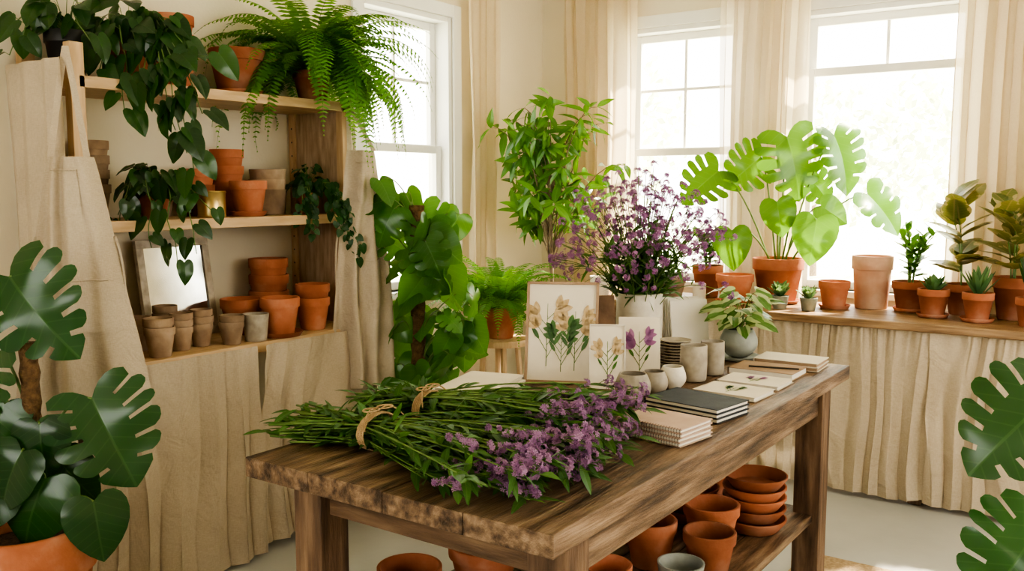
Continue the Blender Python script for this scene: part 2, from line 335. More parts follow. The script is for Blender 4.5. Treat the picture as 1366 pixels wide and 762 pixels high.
# ------------------------------------------------------------------ cloth
def grid_obj(name,fn,ns,nt,mats,mb=None,mi=0,**k):
    own=mb is None
    if own: mb=MB()
    vs=[fn(i/ns,j/nt) for j in range(nt+1) for i in range(ns+1)]
    fs=[(j*(ns+1)+i,j*(ns+1)+i+1,(j+1)*(ns+1)+i+1,(j+1)*(ns+1)+i) for j in range(nt) for i in range(ns)]
    mb.add(vs,fs,mi)
    if own: return mb.obj(name,mats,sharp=0,**k)
def curtain(name,p0,p1,zt,zb,pleats,at,ab,mat,seed=0,ns=None,flare=0,hem=.01,mb=None,gather=0):
    p0=V((p0[0],p0[1],0));p1=V((p1[0],p1[1],0)); d=p1-p0; L=d.length; d.normalize(); n=V((d.y,-d.x,0))
    ns=ns or int(pleats*18)
    def fn(s,t):
        z=zt+(zb-zt)*t
        a=at+(ab-at)*(t**.5)
        x=s*pleats
        ph=2*pi*x+5.5*noise.noise(V((x*.45+seed*7.1,t*.8,seed)))+2.0*noise.noise(V((x*.2,t*1.6,seed+9)))
        fine=gather*max(0,1-t*4)
        amp=.45+1.9*abs(noise.noise(V((x*.6,t*1.1,seed+1.7))))
        sn=math.sin(ph)
        off=a*(.8*amp*sn+.8*noise.noise(V((x*1.1,t*1.8,seed+3.3)))+.35*noise.noise(V((x*2.6,t*4,seed+6.3)))+.9*noise.noise(V((x*.33,t*.9,seed+5.3))))+fine*math.sin(ph*3.1)
        al=.45*a*math.sin(2*ph)
        ss=s*L+(s-.5)*flare*t
        zz=z+(hem*noise.noise(V((x*.5,5,seed))) if t>.5 else 0)
        q=p0+d*(ss+al)+n*off
        return (q.x,q.y,zz)
    return grid_obj(name,fn,ns,36,[mat],mb=mb)
curtain('curtain',(-3.17,5.10),(-2.66,5.10),2.84,.03,6,.016,.026,CURT,1)
curtain('curtain',(-2.12,5.105),(-1.83,5.105),2.84,.03,3.6,.016,.024,SHEER,2)
curtain('curtain',(-1.84,5.09),(-1.60,5.09),2.84,.03,3.2,.016,.024,CURT,3)
curtain('curtain',(-.88,5.10),(-.32,5.10),2.84,.03,6.5,.016,.026,CURT,4)
curtain('curtain',(-3.31,4.58),(-3.31,4.29),2.84,.03,3.8,.016,.022,CURT,5)
mb=MB(); tube(mb,[(-3.3,5.10,2.855),(1.6,5.10,2.855)],.011,.011,8); mb.obj('curtain_rod_back',[METAL])
mb=MB(); tube(mb,[(-3.31,3.2,2.855),(-3.31,4.8,2.855)],.011,.011,8); mb.obj('curtain_rod_side',[METAL])
# ------------------------------------------------------------------ window ledge counter
mb=MB()
box(mb,-2.76,1.3,4.48,5.03,.84,.88,0)
for x in (-2.72,-.9,.9):
    for y in (4.56,4.95): box(mb,x,x+.06,y,y+.06,0,.84,1)
box(mb,-2.7,1.2,4.56,4.58,.77,.84,0)
mb.obj('window_ledge_counter',[LEDGEW,OAKV],smooth=False,bevel=.006)
curtain('linen_counter_skirt',(-1.95,4.51),(-.80,4.51),.836,.03,13,.006,.017,LINEN,6,hem=.02,gather=.004)
curtain('linen_counter_skirt',(-.82,4.51),(1.2,4.51),.836,.03,22,.006,.017,LINEN,7,hem=.02,gather=.004)
# ------------------------------------------------------------------ shelving unit
mb=MB()
Y0,Y1=1.78,2.99
for (x0,x1) in ((-3.385,-3.345),(-3.07,-3.03)):
    for y in (Y0-.05,Y1): box(mb,x0,x1,y,y+.05,0,1.99 if y<2 else 1.87,1)
for z in (1.34,1.84): box(mb,-3.385,-3.03,Y0-.02 if z>1.5 else Y0,Y1+(.04 if z>1.5 else 0),z,z+.04,0)
box(mb,-3.385,-2.92,Y0-.02,Y1+.04,.84,.88,0)
box(mb,-2.99,-2.94,Y0-.03,Y0+.02,0,.84,1);box(mb,-2.99,-2.94,Y1-.02,Y1+.03,0,.84,1)
box(mb,-3.345,-3.07,Y1+.01,Y1+.03,.88,1.84,2)
box(mb,-3.345,-3.07,Y0-.045,Y0-.02,1.90,1.93,1)
for k in range(14):
    if k not in (6,7): box(mb,-3.369,-3.361,Y1-.001,Y1+.002,.95+k*.063,.958+k*.063,3)
mb.obj('wooden_shelving_unit',[PINE,PINEV,BURLAP,METAL],smooth=False,bevel=.003)
curtain('linen_bench_skirt',(-2.890,2.36),(-2.890,1.66),.875,.03,5.2,.008,.028,LINEN,8,flare=.06,hem=.03,gather=.003)
curtain('linen_bench_skirt',(-2.888,3.05),(-2.888,2.39),.875,.05,4.8,.008,.027,LINEN,9,hem=.03,gather=.003)
curtain('linen_end_drape',(-3.0,1.675),(-3.385,1.69),1.93,.04,2.8,.008,.020,DRAPE,10)
def apron(name,c,right,nrm,zbib,zbot,wt,wb,seed,neck,em=.75):
    mb=MB(); c=V(c); right=V(right).normalized(); nrm=V(nrm).normalized()
    def P(s,t,push=0):
        z=zbib+(zbot-zbib)*t
        w=wt+(wb-wt)*min(1,max(0,t/em))**.9
        x=(s-.5)*w
        f=.010*math.sin(s*9+seed+t*2.5)+.028*(.25+t)*math.sin(s*21+seed*2+1.8*noise.noise(V((s*2,t*2,seed))))+.035*(.3+t)*noise.noise(V((s*4.2,t*2.2,seed)))+.03*(1-abs(2*s-1))*(.4+t)
        edge=-.05*abs(2*s-1)**2
        q=c+right*x+nrm*(f+edge+push)
        return V((q.x,q.y,z+.012*math.sin(s*9+seed)*(t>.9)))
    grid_obj('',lambda s,t:P(s,t),44,40,None,mb=mb)
    grid_obj('',lambda s,t:P(.22+.5*s,.05+.17*t,.005),22,8,None,mb=mb,mi=0)
    grid_obj('',lambda s,t:P(.30+.60*s,.46+.20*t,.006),26,8,None,mb=mb,mi=0)
    for tt in (.05,.46):
        a,b=(.22,.72) if tt==.05 else (.30,.90)
        tube(mb,[P(a+(b-a)*i/24,tt,.007) for i in range(25)],.003,.003,5)
    for s in (0.08,.92):
        p=P(s,0); pts=bez(p,(p+V(neck))/2+V((0,0,.02)),neck,8)
        vs=[];fs=[]
        for i,q in enumerate(pts):
            vs+= [q-right*.011,q+right*.011]
        fs=[(2*i,2*i+1,2*i+3,2*i+2) for i in range(len(pts)-1)]
        mb.add(vs,fs,0)
    for s,dx in ((0.0,-.02),(1.0,.02)):
        p=P(s,.30); tube(mb,bez(p,p+right*dx*2+V((0,0,-.1)),p+right*dx+V((0,0,-.38)),8),.006,.005,4)
    return mb.obj(name,[APRON],sharp=0)
apron('linen_apron',(-2.93,1.64,0),(.80,.62,0),(.62,-.78,0),1.60,.72,.14,.43,1.3,(-3.02,1.71,1.97),em=.9)
apron('linen_apron',(-2.84,2.94,0),(.35,.94,0),(.94,-.35,0),1.66,.62,.13,.31,4.1,(-3.0,3.00,1.86))
# ------------------------------------------------------------------ pots
def pot(mb,c,rt,h,mi=0,soil=None,rim=True,rb=None,seg=32,wob=0,rnd=.5):
    rb=rb or rt*.70; t=max(.005,rt*.09)
    if rim: prof=[(.001,0),(rb*.96,0),(rb,h*.02),(rt*.93,h*.74),(rt*.995,h*.745),(rt,h*.76),(rt*1.01,h*.985),(rt*.99,h),(rt-t,h),(rt-t*1.3,h*.97),(rb-t*.6,h*.1),(.001,h*.08)]
    else: prof=[(.001,0),(rb*.96,0),(rb,h*.02),(rt*.99,h*.97),(rt*.985,h),(rt-t,h),(rt-t*1.2,h*.96),(rb-t*.6,h*.1),(.001,h*.08)]
    lathe(mb,prof,seg,mi,c,wob,rnd)
    if soil is not None: lathe(mb,[(rt-t*1.35,h*.86),(rt*.5,h*.885),(.001,h*.88)],seg,soil,c)
def saucer(mb,c,r,h=.02,mi=0,rnd=.2):
    lathe(mb,[(.001,0),(r*.85,0),(r,h*.95),(r*.985,h),(r*.94,h*.95),(r*.82,h*.35),(.001,h*.3)],32,mi,c,0,rnd)
def potobj(name,x,y,z,rt,h,mat=TC,sauc=0,n=1,step=.35,rim=True,rb=None,soil=False,wob=0):
    mb=MB(); z0=0
    if sauc: saucer(mb,(0,0,0),sauc,.02,0); z0=.007
    for k in range(n):
        pot(mb,(R.uniform(-.003,.003),R.uniform(-.003,.003),z0+k*h*step),rt*(1-.01*k),h,0,soil=1 if soil and k==n-1 else None,rim=rim,rb=rb,wob=wob,rnd=R.random()*.6)
    return mb.obj(name,[mat,SOIL],loc=(x,y,z+.001),rot=R.random()*6)
S1,S2,S3=.88,1.38,1.88
for (x,y,r,h,n) in [(-2.98,1.99,.055,.11,2),(-3.03,2.12,.045,.09,3),(-3.05,2.225,.045,.09,3),(-2.98,2.315,.049,.09,2),(-3.15,2.01,.052,.10,2),(-3.16,2.14,.048,.10,3),(-3.10,1.88,.05,.10,3)]:
    potobj('stack_of_small_clay_pots',x,y,S1,r,h,TAN,n=n,step=.3)
potobj('stoneware_pot',-2.975,2.43,S1,.054,.11,STONE,rim=False,rb=.043)
potobj('terracotta_pot',-2.99,2.57,S1,.082,.155,TC,sauc=.095)
potobj('stack_of_terracotta_pots',-3.02,2.78,S1,.075,.14,TC,n=2,step=.42)
potobj('terracotta_pot',-3.17,2.52,S1,.088,.15,TC)
potobj('stack_of_terracotta_pots',-3.25,2.73,S1,.088,.16,TC,n=3,step=.45)
potobj('stack_of_clay_pots',-3.31,1.95,S2,.068,.13,TAN,n=4,step=.42)
potobj('clay_pot',-3.31,2.235,S2,.062,.12,TAN,n=2,step=.5)
mb=MB(); lathe(mb,[(.001,0),(.055,0),(.057,.004),(.055,.01),(.055,.095),(.058,.1),(.055,.105),(.052,.1),(.052,.01),(.001,.01)],32); mb.obj('brass_tin',[GOLD],loc=(-3.12,2.345,S2+.001))
potobj('stack_of_terracotta_pots',-3.28,2.395,S2,.074,.13,TC,n=2,step=.5)
potobj('stack_of_terracotta_pots',-3.29,2.56,S2,.072,.14,TC,n=3,step=.5)
potobj('terracotta_pot',-3.12,2.525,S2,.076,.14,TC,sauc=.078)
potobj('stack_of_clay_pots',-3.24,2.735,S2,.082,.11,TAN,n=3,step=.4,rim=False,rb=.07)
potobj('terracotta_pot',-3.18,2.54,S3,.115,.18,TC,sauc=.105)
potobj('stack_of_terracotta_pots',-3.28,2.30,S3,.092,.15,TC,n=3,step=.5)
# ------------------------------------------------------------------ plants
def fern(name,x,y,z,pr,ph,n,L,e0,curl=1.0,bias=None,plen=.055,potmat=TC,steps=30,sauc=0,xmin=None):
    mb=MB(); pot(mb,(0,0,.007 if sauc else 0),pr,ph,0,soil=1)
    if sauc: saucer(mb,(0,0,0),sauc)
    for k in range(n):
        az=R.uniform(0,2*pi)
        if bias is not None and R.random()<.45: az=bias+R.uniform(-.9,.9)
        LL=L*R.uniform(.6,1.1); el=math.radians(R.uniform(*e0)); p=V((math.cos(az)*pr*.3,math.sin(az)*pr*.3,ph*.88)); pts=[p.copy()]
        cv=curl*R.uniform(.7,1.25)
        for i in range(steps):
            s=i/steps; e=el-cv*(s**1.1)*2.2; e=max(e,-1.45)
            d=V((math.cos(az)*math.cos(e),math.sin(az)*math.cos(e),math.sin(e))); p=p+d*(LL/steps); az+=R.uniform(-.02,.02)
            pts.append(p.copy())
        tube(mb,pts[::3],.0016,.0007,3,3)
        rr=R.random()
        for i in range(2,steps+1):
            s=i/steps; l=plen*(math.sin(pi*min(1,s*.93+.1))**.6 if s<.95 else .3)*(1 if s<.8 else (1.05-s)/.25)
            d=(pts[i]-pts[i-1]).normalized(); side=d.cross(V((0,0,1)))
            if side.length<.1: side=V((-math.sin(az),math.cos(az),0))
            side.normalize(); up=side.cross(d)
            for sg in (1,-1):
                dd=(side*sg+d*.35-up*.15+rv(.08)).normalized()
                w=max(.16*l,.004); a=pts[i]; f=d
                q=[a-f*w*.6,a+f*w*.6,a+dd*l*.55+f*w-up*.03*l,a+dd*l*.55-f*w*.9-up*.03*l,a+dd*l-up*l*.15]
                mb.add(q,[(0,1,2,3),(3,2,4)],2,uv=[(0.1,.1)]*5,rnd=min(1,max(0,rr+R.uniform(-.15,.15))))
    return mb.obj(name,[potmat,SOIL,G_FERN,G_STEM],loc=(x,y,z+.001),sharp=0,xmin=xmin)
fern('boston_fern',-3.12,2.90,S3,.085,.13,165,.64,(10,88),curl=1.08,bias=.15,plen=.052,xmin=-3.38)
fern('potted_fern',-2.88,4.00,.69,.095,.17,120,.50,(38,88),curl=.95,plen=.040)
mb=MB(); lathe(mb,[(.001,.655),(.15,.655),(.155,.665),(.155,.68),(.15,.689),(.001,.69)],32)
for k in range(4):
    a=pi/4+k*pi/2; tube(mb,[(math.cos(a)*.09,math.sin(a)*.09,.66),(math.cos(a)*.15,math.sin(a)*.15,0)],.016,.012,8)
for k in range(4):
    a=pi/4+k*pi/2;b=a+pi/2; tube(mb,[(math.cos(a)*.13,math.sin(a)*.13,.25),(math.cos(b)*.13,math.sin(b)*.13,.25)],.009,.009,6)
mb.obj('wooden_stool',[PINEV],loc=(-2.88,4.00,0))
def vinepot(name,x,y,z,pr,ph,vines,leafB,lmat,lsize,potmat,spacing=.05,extra=0,exr=.2,exz=.15,wd=.82):
    mb=MB(); pot(mb,(0,0,0),pr,ph,0,soil=1)
    for pts in vines:
        P=[V(p) for p in pts]; seq=[]
        for i in range(len(P)-1):
            n=max(2,int((P[i+1]-P[i]).length/.02))
            for k in range(n): seq.append(P[i].lerp(P[i+1],k/n))
        seq.append(P[-1])
        for _ in range(3): seq=[seq[0]]+[(seq[i-1]+seq[i]*2+seq[i+1])/4 for i in range(1,len(seq)-1)]+[seq[-1]]
        seq=[q+V((noise.noise(q*9)*.015,noise.noise(q*9+V((5,5,5)))*.03,0)) for q in seq]
        tube(mb,seq[::2],.0028,.0018,5,3)
        acc=0; side=1
        for i in range(1,len(seq)):
            acc+=(seq[i]-seq[i-1]).length
            if acc>spacing:
                acc=0; side=-side; q=seq[i]
                out=V((q.x,q.y,0)); out=out.normalized() if out.length>.02 else V((1,0,0))
                d=(RT*side*.5+out*.25+V((0,0,-.9))+rv(.4)).normalized()
                nn=(V((.75,-.65,0))+V((0,0,.35))+RT*side*.5+rv(.5)).normalized()
                s=lsize*R.uniform(.6,1.15); st=q+(out*.3+RT*side*.8+V((0,0,.3))).normalized()*s*.35
                tube(mb,[q,(q+st)/2+V((0,0,.004)),st],.0013,.001,3,3)
                addleaf(mb,leafB,st,d,nn,s,2,droop=.3,fold=.14,width=wd)
    for k in range(extra):
        a=R.uniform(0,2*pi); rr=R.uniform(.15,1)*exr; q=V((math.cos(a)*rr,math.sin(a)*rr,ph+R.uniform(0,exz)*(1.1-rr/exr)))
        tube(mb,bez((0,0,ph*.85),(q.x*.4,q.y*.4,q.z+.03),q,4),.0016,.001,3,3)
        d=(V((q.x,q.y,0)).normalized()+V((0,0,-.5))+rv(.4)); nn=V((.3,-.3,.7))+rv(.5)
        addleaf(mb,leafB,q,d,nn,lsize*R.uniform(.6,1.1),2,droop=.35,fold=.14,width=wd)
    return mb.obj(name,[potmat,SOIL,lmat,G_STEM],loc=(x,y,z+.001),sharp=0,xmin=-3.385)
vs=[]
for (r1,r2,zz) in [(-.12,-.16,-.02),(-.05,-.06,-.12),(.0,.02,.0),(.03,.04,-.10),(.08,.12,-.20),(.13,.18,-.34),(.16,.22,-.14),(.2,.26,.08),(.10,.15,-.26)]:
    p1=RT*r1+V((.17,-.08,0)); p2=RT*r2+V((.20,-.09,0))
    vs.append([(0,0,.15),(p1.x*.6,p1.y*.6,.24),(p1.x,p1.y,.08),(p2.x,p2.y,zz)])
vinepot('trailing_philodendron',-3.17,2.04,S3,.08,.15,vs,B_HEART,G_DARK,.10,TC,.05,extra=30,exr=.21,exz=.20)
vs=[]
for (r1,r2,zz) in [(-.14,-.2,.05),(-.1,-.16,.12),(.05,.1,.06)]:
    p1=RT*r1+V((.06,-.05,0)); p2=RT*r2+V((.12,-.07,0)); vs.append([(0,0,.15),(p1.x*.6,p1.y*.6,.26),(p1.x,p1.y,.2),(p2.x,p2.y,zz)])
vinepot('philodendron_in_black_pot',-3.22,1.83,S3,.075,.17,vs,B_HEART,G_DARK,.09,BLACKP,.06,extra=14,exr=.15,exz=.26)
vs=[]
for (r1,r2,zz) in [(-.12,-.16,.02),(-.04,-.04,-.10),(.04,.06,-.20),(.10,.13,-.12),(.15,.2,.02),(-.13,-.17,-.05)]:
    p1=RT*r1+V((.15,-.08,0)); p2=RT*r2+V((.18,-.09,0)); vs.append([(0,0,.10),(p1.x*.6,p1.y*.6,.18),(p1.x,p1.y,.08),(p2.x,p2.y,zz)])
vinepot('trailing_philodendron',-3.13,2.09,S2,.06,.10,vs,B_HEART,G_DARK,.085,TC,.05,extra=24,exr=.15,exz=.16)
vs=[]
for k in range(11):
    r1=R.uniform(-.10,.12); zz=R.uniform(-.2,.05); p1=RT*r1+V((.14,-.07,0)); p2=RT*(r1*1.4+.02)+V((.16,-.08,0)); vs.append([(0,0,.10),(p1.x*.6,p1.y*.6,.15),(p1.x,p1.y,.06),(p2.x,p2.y,zz)])
vinepot('potted_ivy',-3.14,2.88,S2,.055,.10,vs,B_HEART,G_IVY,.038,TC,.02,extra=60,exr=.12,exz=.14,wd=1)
def bigleafplant(name,x,y,z,pr,ph,leaves,lmat,potmat=TC,sauc=0,pole=None,face=None,pet=.005,njit=.18,dd=0):
    mb=MB(); pot(mb,(0,0,.007 if sauc else 0),pr,ph,0,soil=1)
    if sauc: saucer(mb,(0,0,0),sauc)
    if pole:
        px=RT*pole[0]
        lathe(mb,[(.001,ph*.8)]+[(pole[2]*(1+.12*math.sin(i*2.4)),ph*.8+i*(pole[1]-ph*.8)/22) for i in range(23)]+[(.001,pole[1])],14,4,(px.x,px.y,0))
    fc=V(face) if face else V((.45,-.8,.35))
    for (ro,do,h,s,B,ts,td) in leaves:
        c=RT*ro+FW*do+V((0,0,h))
        d=(RT*ts+V((0,0,-td))-FW*.25+rv(.12)).normalized()
        n=(fc+RT*ro*.8+rv(njit)).normalized()
        b=c-d*s*.45
        base=V((b.x*.12,b.y*.12,ph*.86))
        if pole and h>ph+.05:
            hh=max(ph,min(pole[1]-.03,h-.12)); base=V((RT.x*pole[0],RT.y*pole[0],hh))
        mid=base.lerp(b,.55)+V((0,0,.10+.12*(b-base).length))
        tube(mb,bez(base,mid,b,8),pet,pet*.6,6,3)
        addleaf(mb,B,b,d,n,s,2,droop=R.uniform(.15,.40)+dd,fold=R.uniform(-.05,.22),wave=.03)
    return mb.obj(name,[potmat,SOIL,lmat,G_STEM,MOSS],loc=(x,y,z+.001),sharp=0)
H,M,M2,M3=B_HEART,B_MON,B_MON2,B_MON3
bigleafplant('potted_monstera',-1.66,4.86,.88,.135,.235,[
 (.06,-.05,.74,.34,M,.15,1.0),(.34,.0,.77,.32,M3,.30,.9),(.54,-.05,.50,.27,M2,.75,.8),(-.19,.0,.71,.25,M3,-.7,.55),(-.42,-.02,.64,.26,M,-.8,.6),
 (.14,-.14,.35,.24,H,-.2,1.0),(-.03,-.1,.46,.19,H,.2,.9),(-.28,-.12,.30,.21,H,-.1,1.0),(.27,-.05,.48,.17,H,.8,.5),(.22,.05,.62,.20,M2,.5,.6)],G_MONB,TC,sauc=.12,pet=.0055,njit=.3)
bigleafplant('potted_monstera',-2.64,1.30,0,.19,.53,[
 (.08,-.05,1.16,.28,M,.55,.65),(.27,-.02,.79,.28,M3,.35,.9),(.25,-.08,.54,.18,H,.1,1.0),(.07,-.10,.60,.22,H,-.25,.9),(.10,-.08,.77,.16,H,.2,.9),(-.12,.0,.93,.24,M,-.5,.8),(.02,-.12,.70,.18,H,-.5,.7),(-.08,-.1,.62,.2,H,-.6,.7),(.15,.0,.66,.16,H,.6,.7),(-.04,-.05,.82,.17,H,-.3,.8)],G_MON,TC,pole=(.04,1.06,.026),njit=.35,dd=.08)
lv=[]
for k in range(70):
    hh=.28+1.20*k/70+R.uniform(-.06,.06); w=.21+.07*math.sin(hh*9)
    ro=R.uniform(-1,1)*w
    lv.append((ro,R.uniform(-.15,.12),hh,R.uniform(.09,.20),H if R.random()<.6 else M2,R.uniform(-.9,.9)+ro*2,R.uniform(.2,1.0)))
bigleafplant('climbing_philodendron_on_moss_pole',-2.69,3.10,0,.13,.26,lv,G_MIDM,TC,sauc=.15,pole=(0,1.42,.032),pet=.0035,njit=.8)
bigleafplant('potted_monstera',.06,2.62,0,.17,.34,[
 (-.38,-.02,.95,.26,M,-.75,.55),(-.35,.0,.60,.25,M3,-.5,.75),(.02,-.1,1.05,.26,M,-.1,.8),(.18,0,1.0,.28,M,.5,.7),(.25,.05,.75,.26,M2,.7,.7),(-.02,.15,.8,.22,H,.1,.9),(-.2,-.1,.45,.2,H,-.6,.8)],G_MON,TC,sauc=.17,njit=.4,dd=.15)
mb=MB(); pot(mb,(0,0,0),.15,.28,0,soil=1)
tube(mb,bez((0,0,.24),(.03,0,.7),(0,.01,1.3),8),.013,.009,8,3)
for k in range(40):
    z0=R.uniform(1.0,1.5); a=R.uniform(0,2*pi); zt=R.uniform(1.2,2.0); rr=R.uniform(.2,.46)*max(.35,1-((zt-1.6)/.5)**2)**.5
    e=V((math.cos(a)*rr,math.sin(a)*rr*.75,zt))
    pts=bez((0,.01,z0),(e.x*.5,e.y*.5,max(z0,zt)+.05),e,8); tube(mb,pts,.0045,.0015,4,3)
    for i in range(3,9):
        for sg in (0,1):
            d=(e.normalized()*.5+rv(.7)+V((0,0,-.6))); addleaf(mb,B_LANCE,pts[i],d,V((.3,-.5,.7))+rv(.5),R.uniform(.10,.15),2,droop=.4,fold=.15,width=1.2)
mb.obj('ficus_tree',[TC,SOIL,G_FIC,G_BARK],loc=(-2.90,4.52,0.001),sharp=0,xmin=-3.25)
# ------------------------------------------------------------------ ledge items
def ledgepot(name,x,y,r,h,mat=TC,sauc=0,**k): return potobj(name,x,y,S1,r,h,mat,sauc=sauc,**k)
ledgepot('clay_pot',-2.20,4.70,.075,.12,TAN,soil=True); ledgepot('terracotta_pot',-2.39,4.80,.08,.14,TC)
ledgepot('cream_pot',-2.62,4.62,.06,.11,CREAM,rim=False,rb=.05)
ledgepot('terracotta_bowl_pot',-1.84,4.70,.10,.15,TC,sauc=.10)
ledgepot('terracotta_pot',-1.34,4.80,.078,.135,TC,sauc=.08)
ledgepot('tall_terracotta_planter',-1.19,4.92,.10,.27,TCP,rim=True,rb=.08)
mb=MB(); lathe(mb,[(.001,0),(.035,0),(.036,.005),(.036,.093),(.03,.097),(.001,.092)],24); tube(mb,[(0,0,.09),(0,0,.105)],.0015,.001,4,1); mb.obj('pillar_candle',[WAX,METAL],loc=(-2.04,4.70,.881))
def succ(name,x,y,r,h,mat,sauc=0,n=26,ls=.05,lm=None,B=None,up=.6,w=1.0,z=S1):
    mb=MB(); pot(mb,(0,0,.007 if sauc else 0),r,h,0,soil=1,rim=mat is TC)
    if sauc: saucer(mb,(0,0,0),sauc)
    for k in range(n):
        a=k*2.4; t=k/n; d=V((math.cos(a),math.sin(a),up+1.6*(1-t))).normalized()
        addleaf(mb,B or B_OVAL,V((math.cos(a)*.008,math.sin(a)*.008,h*.88+.012*(1-t))),d,V((-math.cos(a)*.7,-math.sin(a)*.7,1)),ls*R.uniform(.8,1.15),2,droop=-.1 if up>.3 else .1,fold=.35,wave=0,width=w)
    return mb.obj(name,[mat,SOIL,lm or G_SUC],loc=(x,y,z+.001),sharp=0)
succ('small_succulent',-1.56,4.61,.045,.07,GLASS,ls=.075); succ('small_succulent',-1.42,4.63,.045,.065,GLASS,ls=.065)
succ('potted_succulent',-.86,4.74,.072,.13,TC,sauc=.075,n=30,ls=.085,lm=G_SUC)
succ('potted_aloe',-.66,4.69,.068,.13,TC,sauc=.075,n=22,ls=.14,lm=G_SUC,B=B_LANCE,up=.9,w=.8)
succ('potted_snake_plant',-.44,4.66,.065,.13,TC,n=16,ls=.2,lm=G_IVY,B=B_LANCE,up=1.8,w=.8)
def stemplant(name,x,y,r,h,stems,lmat,B,ls,hgt,spread,nl,sauc=0,lean=.7,width=1.0,mat=TC,up=.3):
    mb=MB(); pot(mb,(0,0,.007 if sauc else 0),r,h,0,soil=1)
    if sauc: saucer(mb,(0,0,0),sauc)
    for k in range(stems):
        a=R.uniform(0,2*pi); sp=R.uniform(.3,1)*spread; hh=hgt*R.uniform(.7,1.05)
        e=V((math.cos(a)*sp,math.sin(a)*sp,h+hh)); pts=bez((math.cos(a)*.012,math.sin(a)*.012,h*.85),(e.x*.2,e.y*.2,h+hh*.6),e,12)
        tube(mb,pts,.004,.002,5,3)
        for i in range(nl):
            p=pts[min(12,2+int(10*i/max(1,nl-1)))]; b=i*2.39+a
            d=V((math.cos(b)*lean,math.sin(b)*lean,up+.7*i/nl)); addleaf(mb,B,p,d,V((-math.cos(b)*.6,-math.sin(b)*.6,1))+rv(.2),ls*R.uniform(.75,1.1),2,droop=.2,fold=.15,width=width)
    return mb.obj(name,[mat,SOIL,lmat,G_STEM],loc=(x,y,S1+.001),sharp=0)
stemplant('potted_peperomia',-2.08,4.90,.085,.18,8,G_MIDM,B_OVAL,.08,.16,.09,8)
stemplant('potted_zz_plant',-1.0,4.90,.085,.145,9,G_MIDM,B_OVAL,.075,.27,.11,10,sauc=.08)
stemplant('potted_rubber_plant',-.76,4.93,.088,.15,3,G_RUB,B_OVAL,.19,.42,.08,8,width=1.45,lean=.9,up=.4)
stemplant('potted_rubber_plant',-.54,4.88,.09,.20,3,G_RUB,B_OVAL,.19,.34,.09,8,width=1.45,lean=.9,up=.4)
stemplant('potted_dracaena',-.22,4.86,.09,.18,3,G_MIDM,B_LANCE,.22,.4,.08,12)
# ------------------------------------------------------------------ table
mb=MB()
TX0,TX1,TY0,TY1,TZ=-1.70,-.853,1.345,3.28,.88
pl=[TX0,TX0+.21,TX0+.43,TX0+.64,TX1]
for i in range(4):
    dz=[0,.001,-.0008,0][i]
    box(mb,pl[i]+.0005,pl[i+1]-.0005,TY0,TY1,TZ-.048,TZ+dz-.001,0)
box(mb,TX0+.07,TX1-.05,TY0+.13,TY0+.155,TZ-.15,TZ-.05,1);box(mb,TX0+.07,TX1-.05,TY1-.155,TY1-.13,TZ-.15,TZ-.05,1)
for x in (TX0+.075,TX1-.075): box(mb,x,x+.025,TY0+.15,TY1-.15,TZ-.15,TZ-.05,0)
for x in (TX0+.05,TX1-.125):
    for y in (TY0+.10,TY1-.19): box(mb,x,x+.09,y,y+.09,0,TZ-.05,2)
for i in range(6):
    x=TX0+.06+i*.122; box(mb,x,x+.118,TY0+.12,TY1-.12,.352,.38,0)
box(mb,TX0+.06,TX1-.06,TY0+.13,TY0+.16,.28,.352,1);box(mb,TX0+.06,TX1-.06,TY1-.16,TY1-.13,.28,.352,1)
mb.obj('rustic_wooden_work_table',[OAK,OAKX,OAKV],smooth=False,bevel=.003)
SH=.38
def bowlstack(name,x,y,z,r,h,n,mat=TC):
    mb=MB()
    for k in range(n): lathe(mb,[(.001,0),(r*.7,0),(r*.75,.004),(r,h*.85),(r,h),(r*.95,h),(r*.72,h*.25),(.001,h*.2)],32,0,(R.uniform(-.005,.005),R.uniform(-.005,.005),k*h*.78),rnd=R.random()*.6)
    return mb.obj(name,[mat],loc=(x,y,z+.001))
bowlstack('stack_of_terracotta_bowls',-1.03,2.86,SH,.103,.045,5); bowlstack('stack_of_terracotta_bowls',-1.25,2.83,SH,.10,.045,4)
potobj('terracotta_pot',-1.10,2.665,SH,.088,.13,TC); potobj('stack_of_terracotta_pots',-1.27,3.03,SH,.07,.12,TC,n=2,step=.4)
potobj('terracotta_pot',-1.18,2.40,SH,.078,.14,TC); potobj('terracotta_pot',-1.01,2.44,SH,.076,.13,TC); potobj('grey_clay_pot',-1.02,2.27,SH,.066,.09,GREY,rim=False,rb=.05)
potobj('stack_of_terracotta_pots',-1.49,1.99,SH,.10,.13,TC,n=2,step=.35); potobj('terracotta_pot',-1.56,1.75,SH,.085,.13,TC); potobj('terracotta_pot',-1.32,2.2,SH,.085,.14,TC)
potobj('terracotta_pot',-1.30,2.55,SH,.08,.17,TC); potobj('terracotta_pot',-1.15,2.08,SH,.07,.12,TC); potobj('clay_pot',-1.5,2.35,SH,.08,.15,TAN)
mb=MB(); box(mb,-.76,-.14,1.9,3.68,.001,.012); box(mb,-1.10,-.76,3.30,3.68,.001,.012); mb.obj('jute_rug',[RUG],smooth=False)
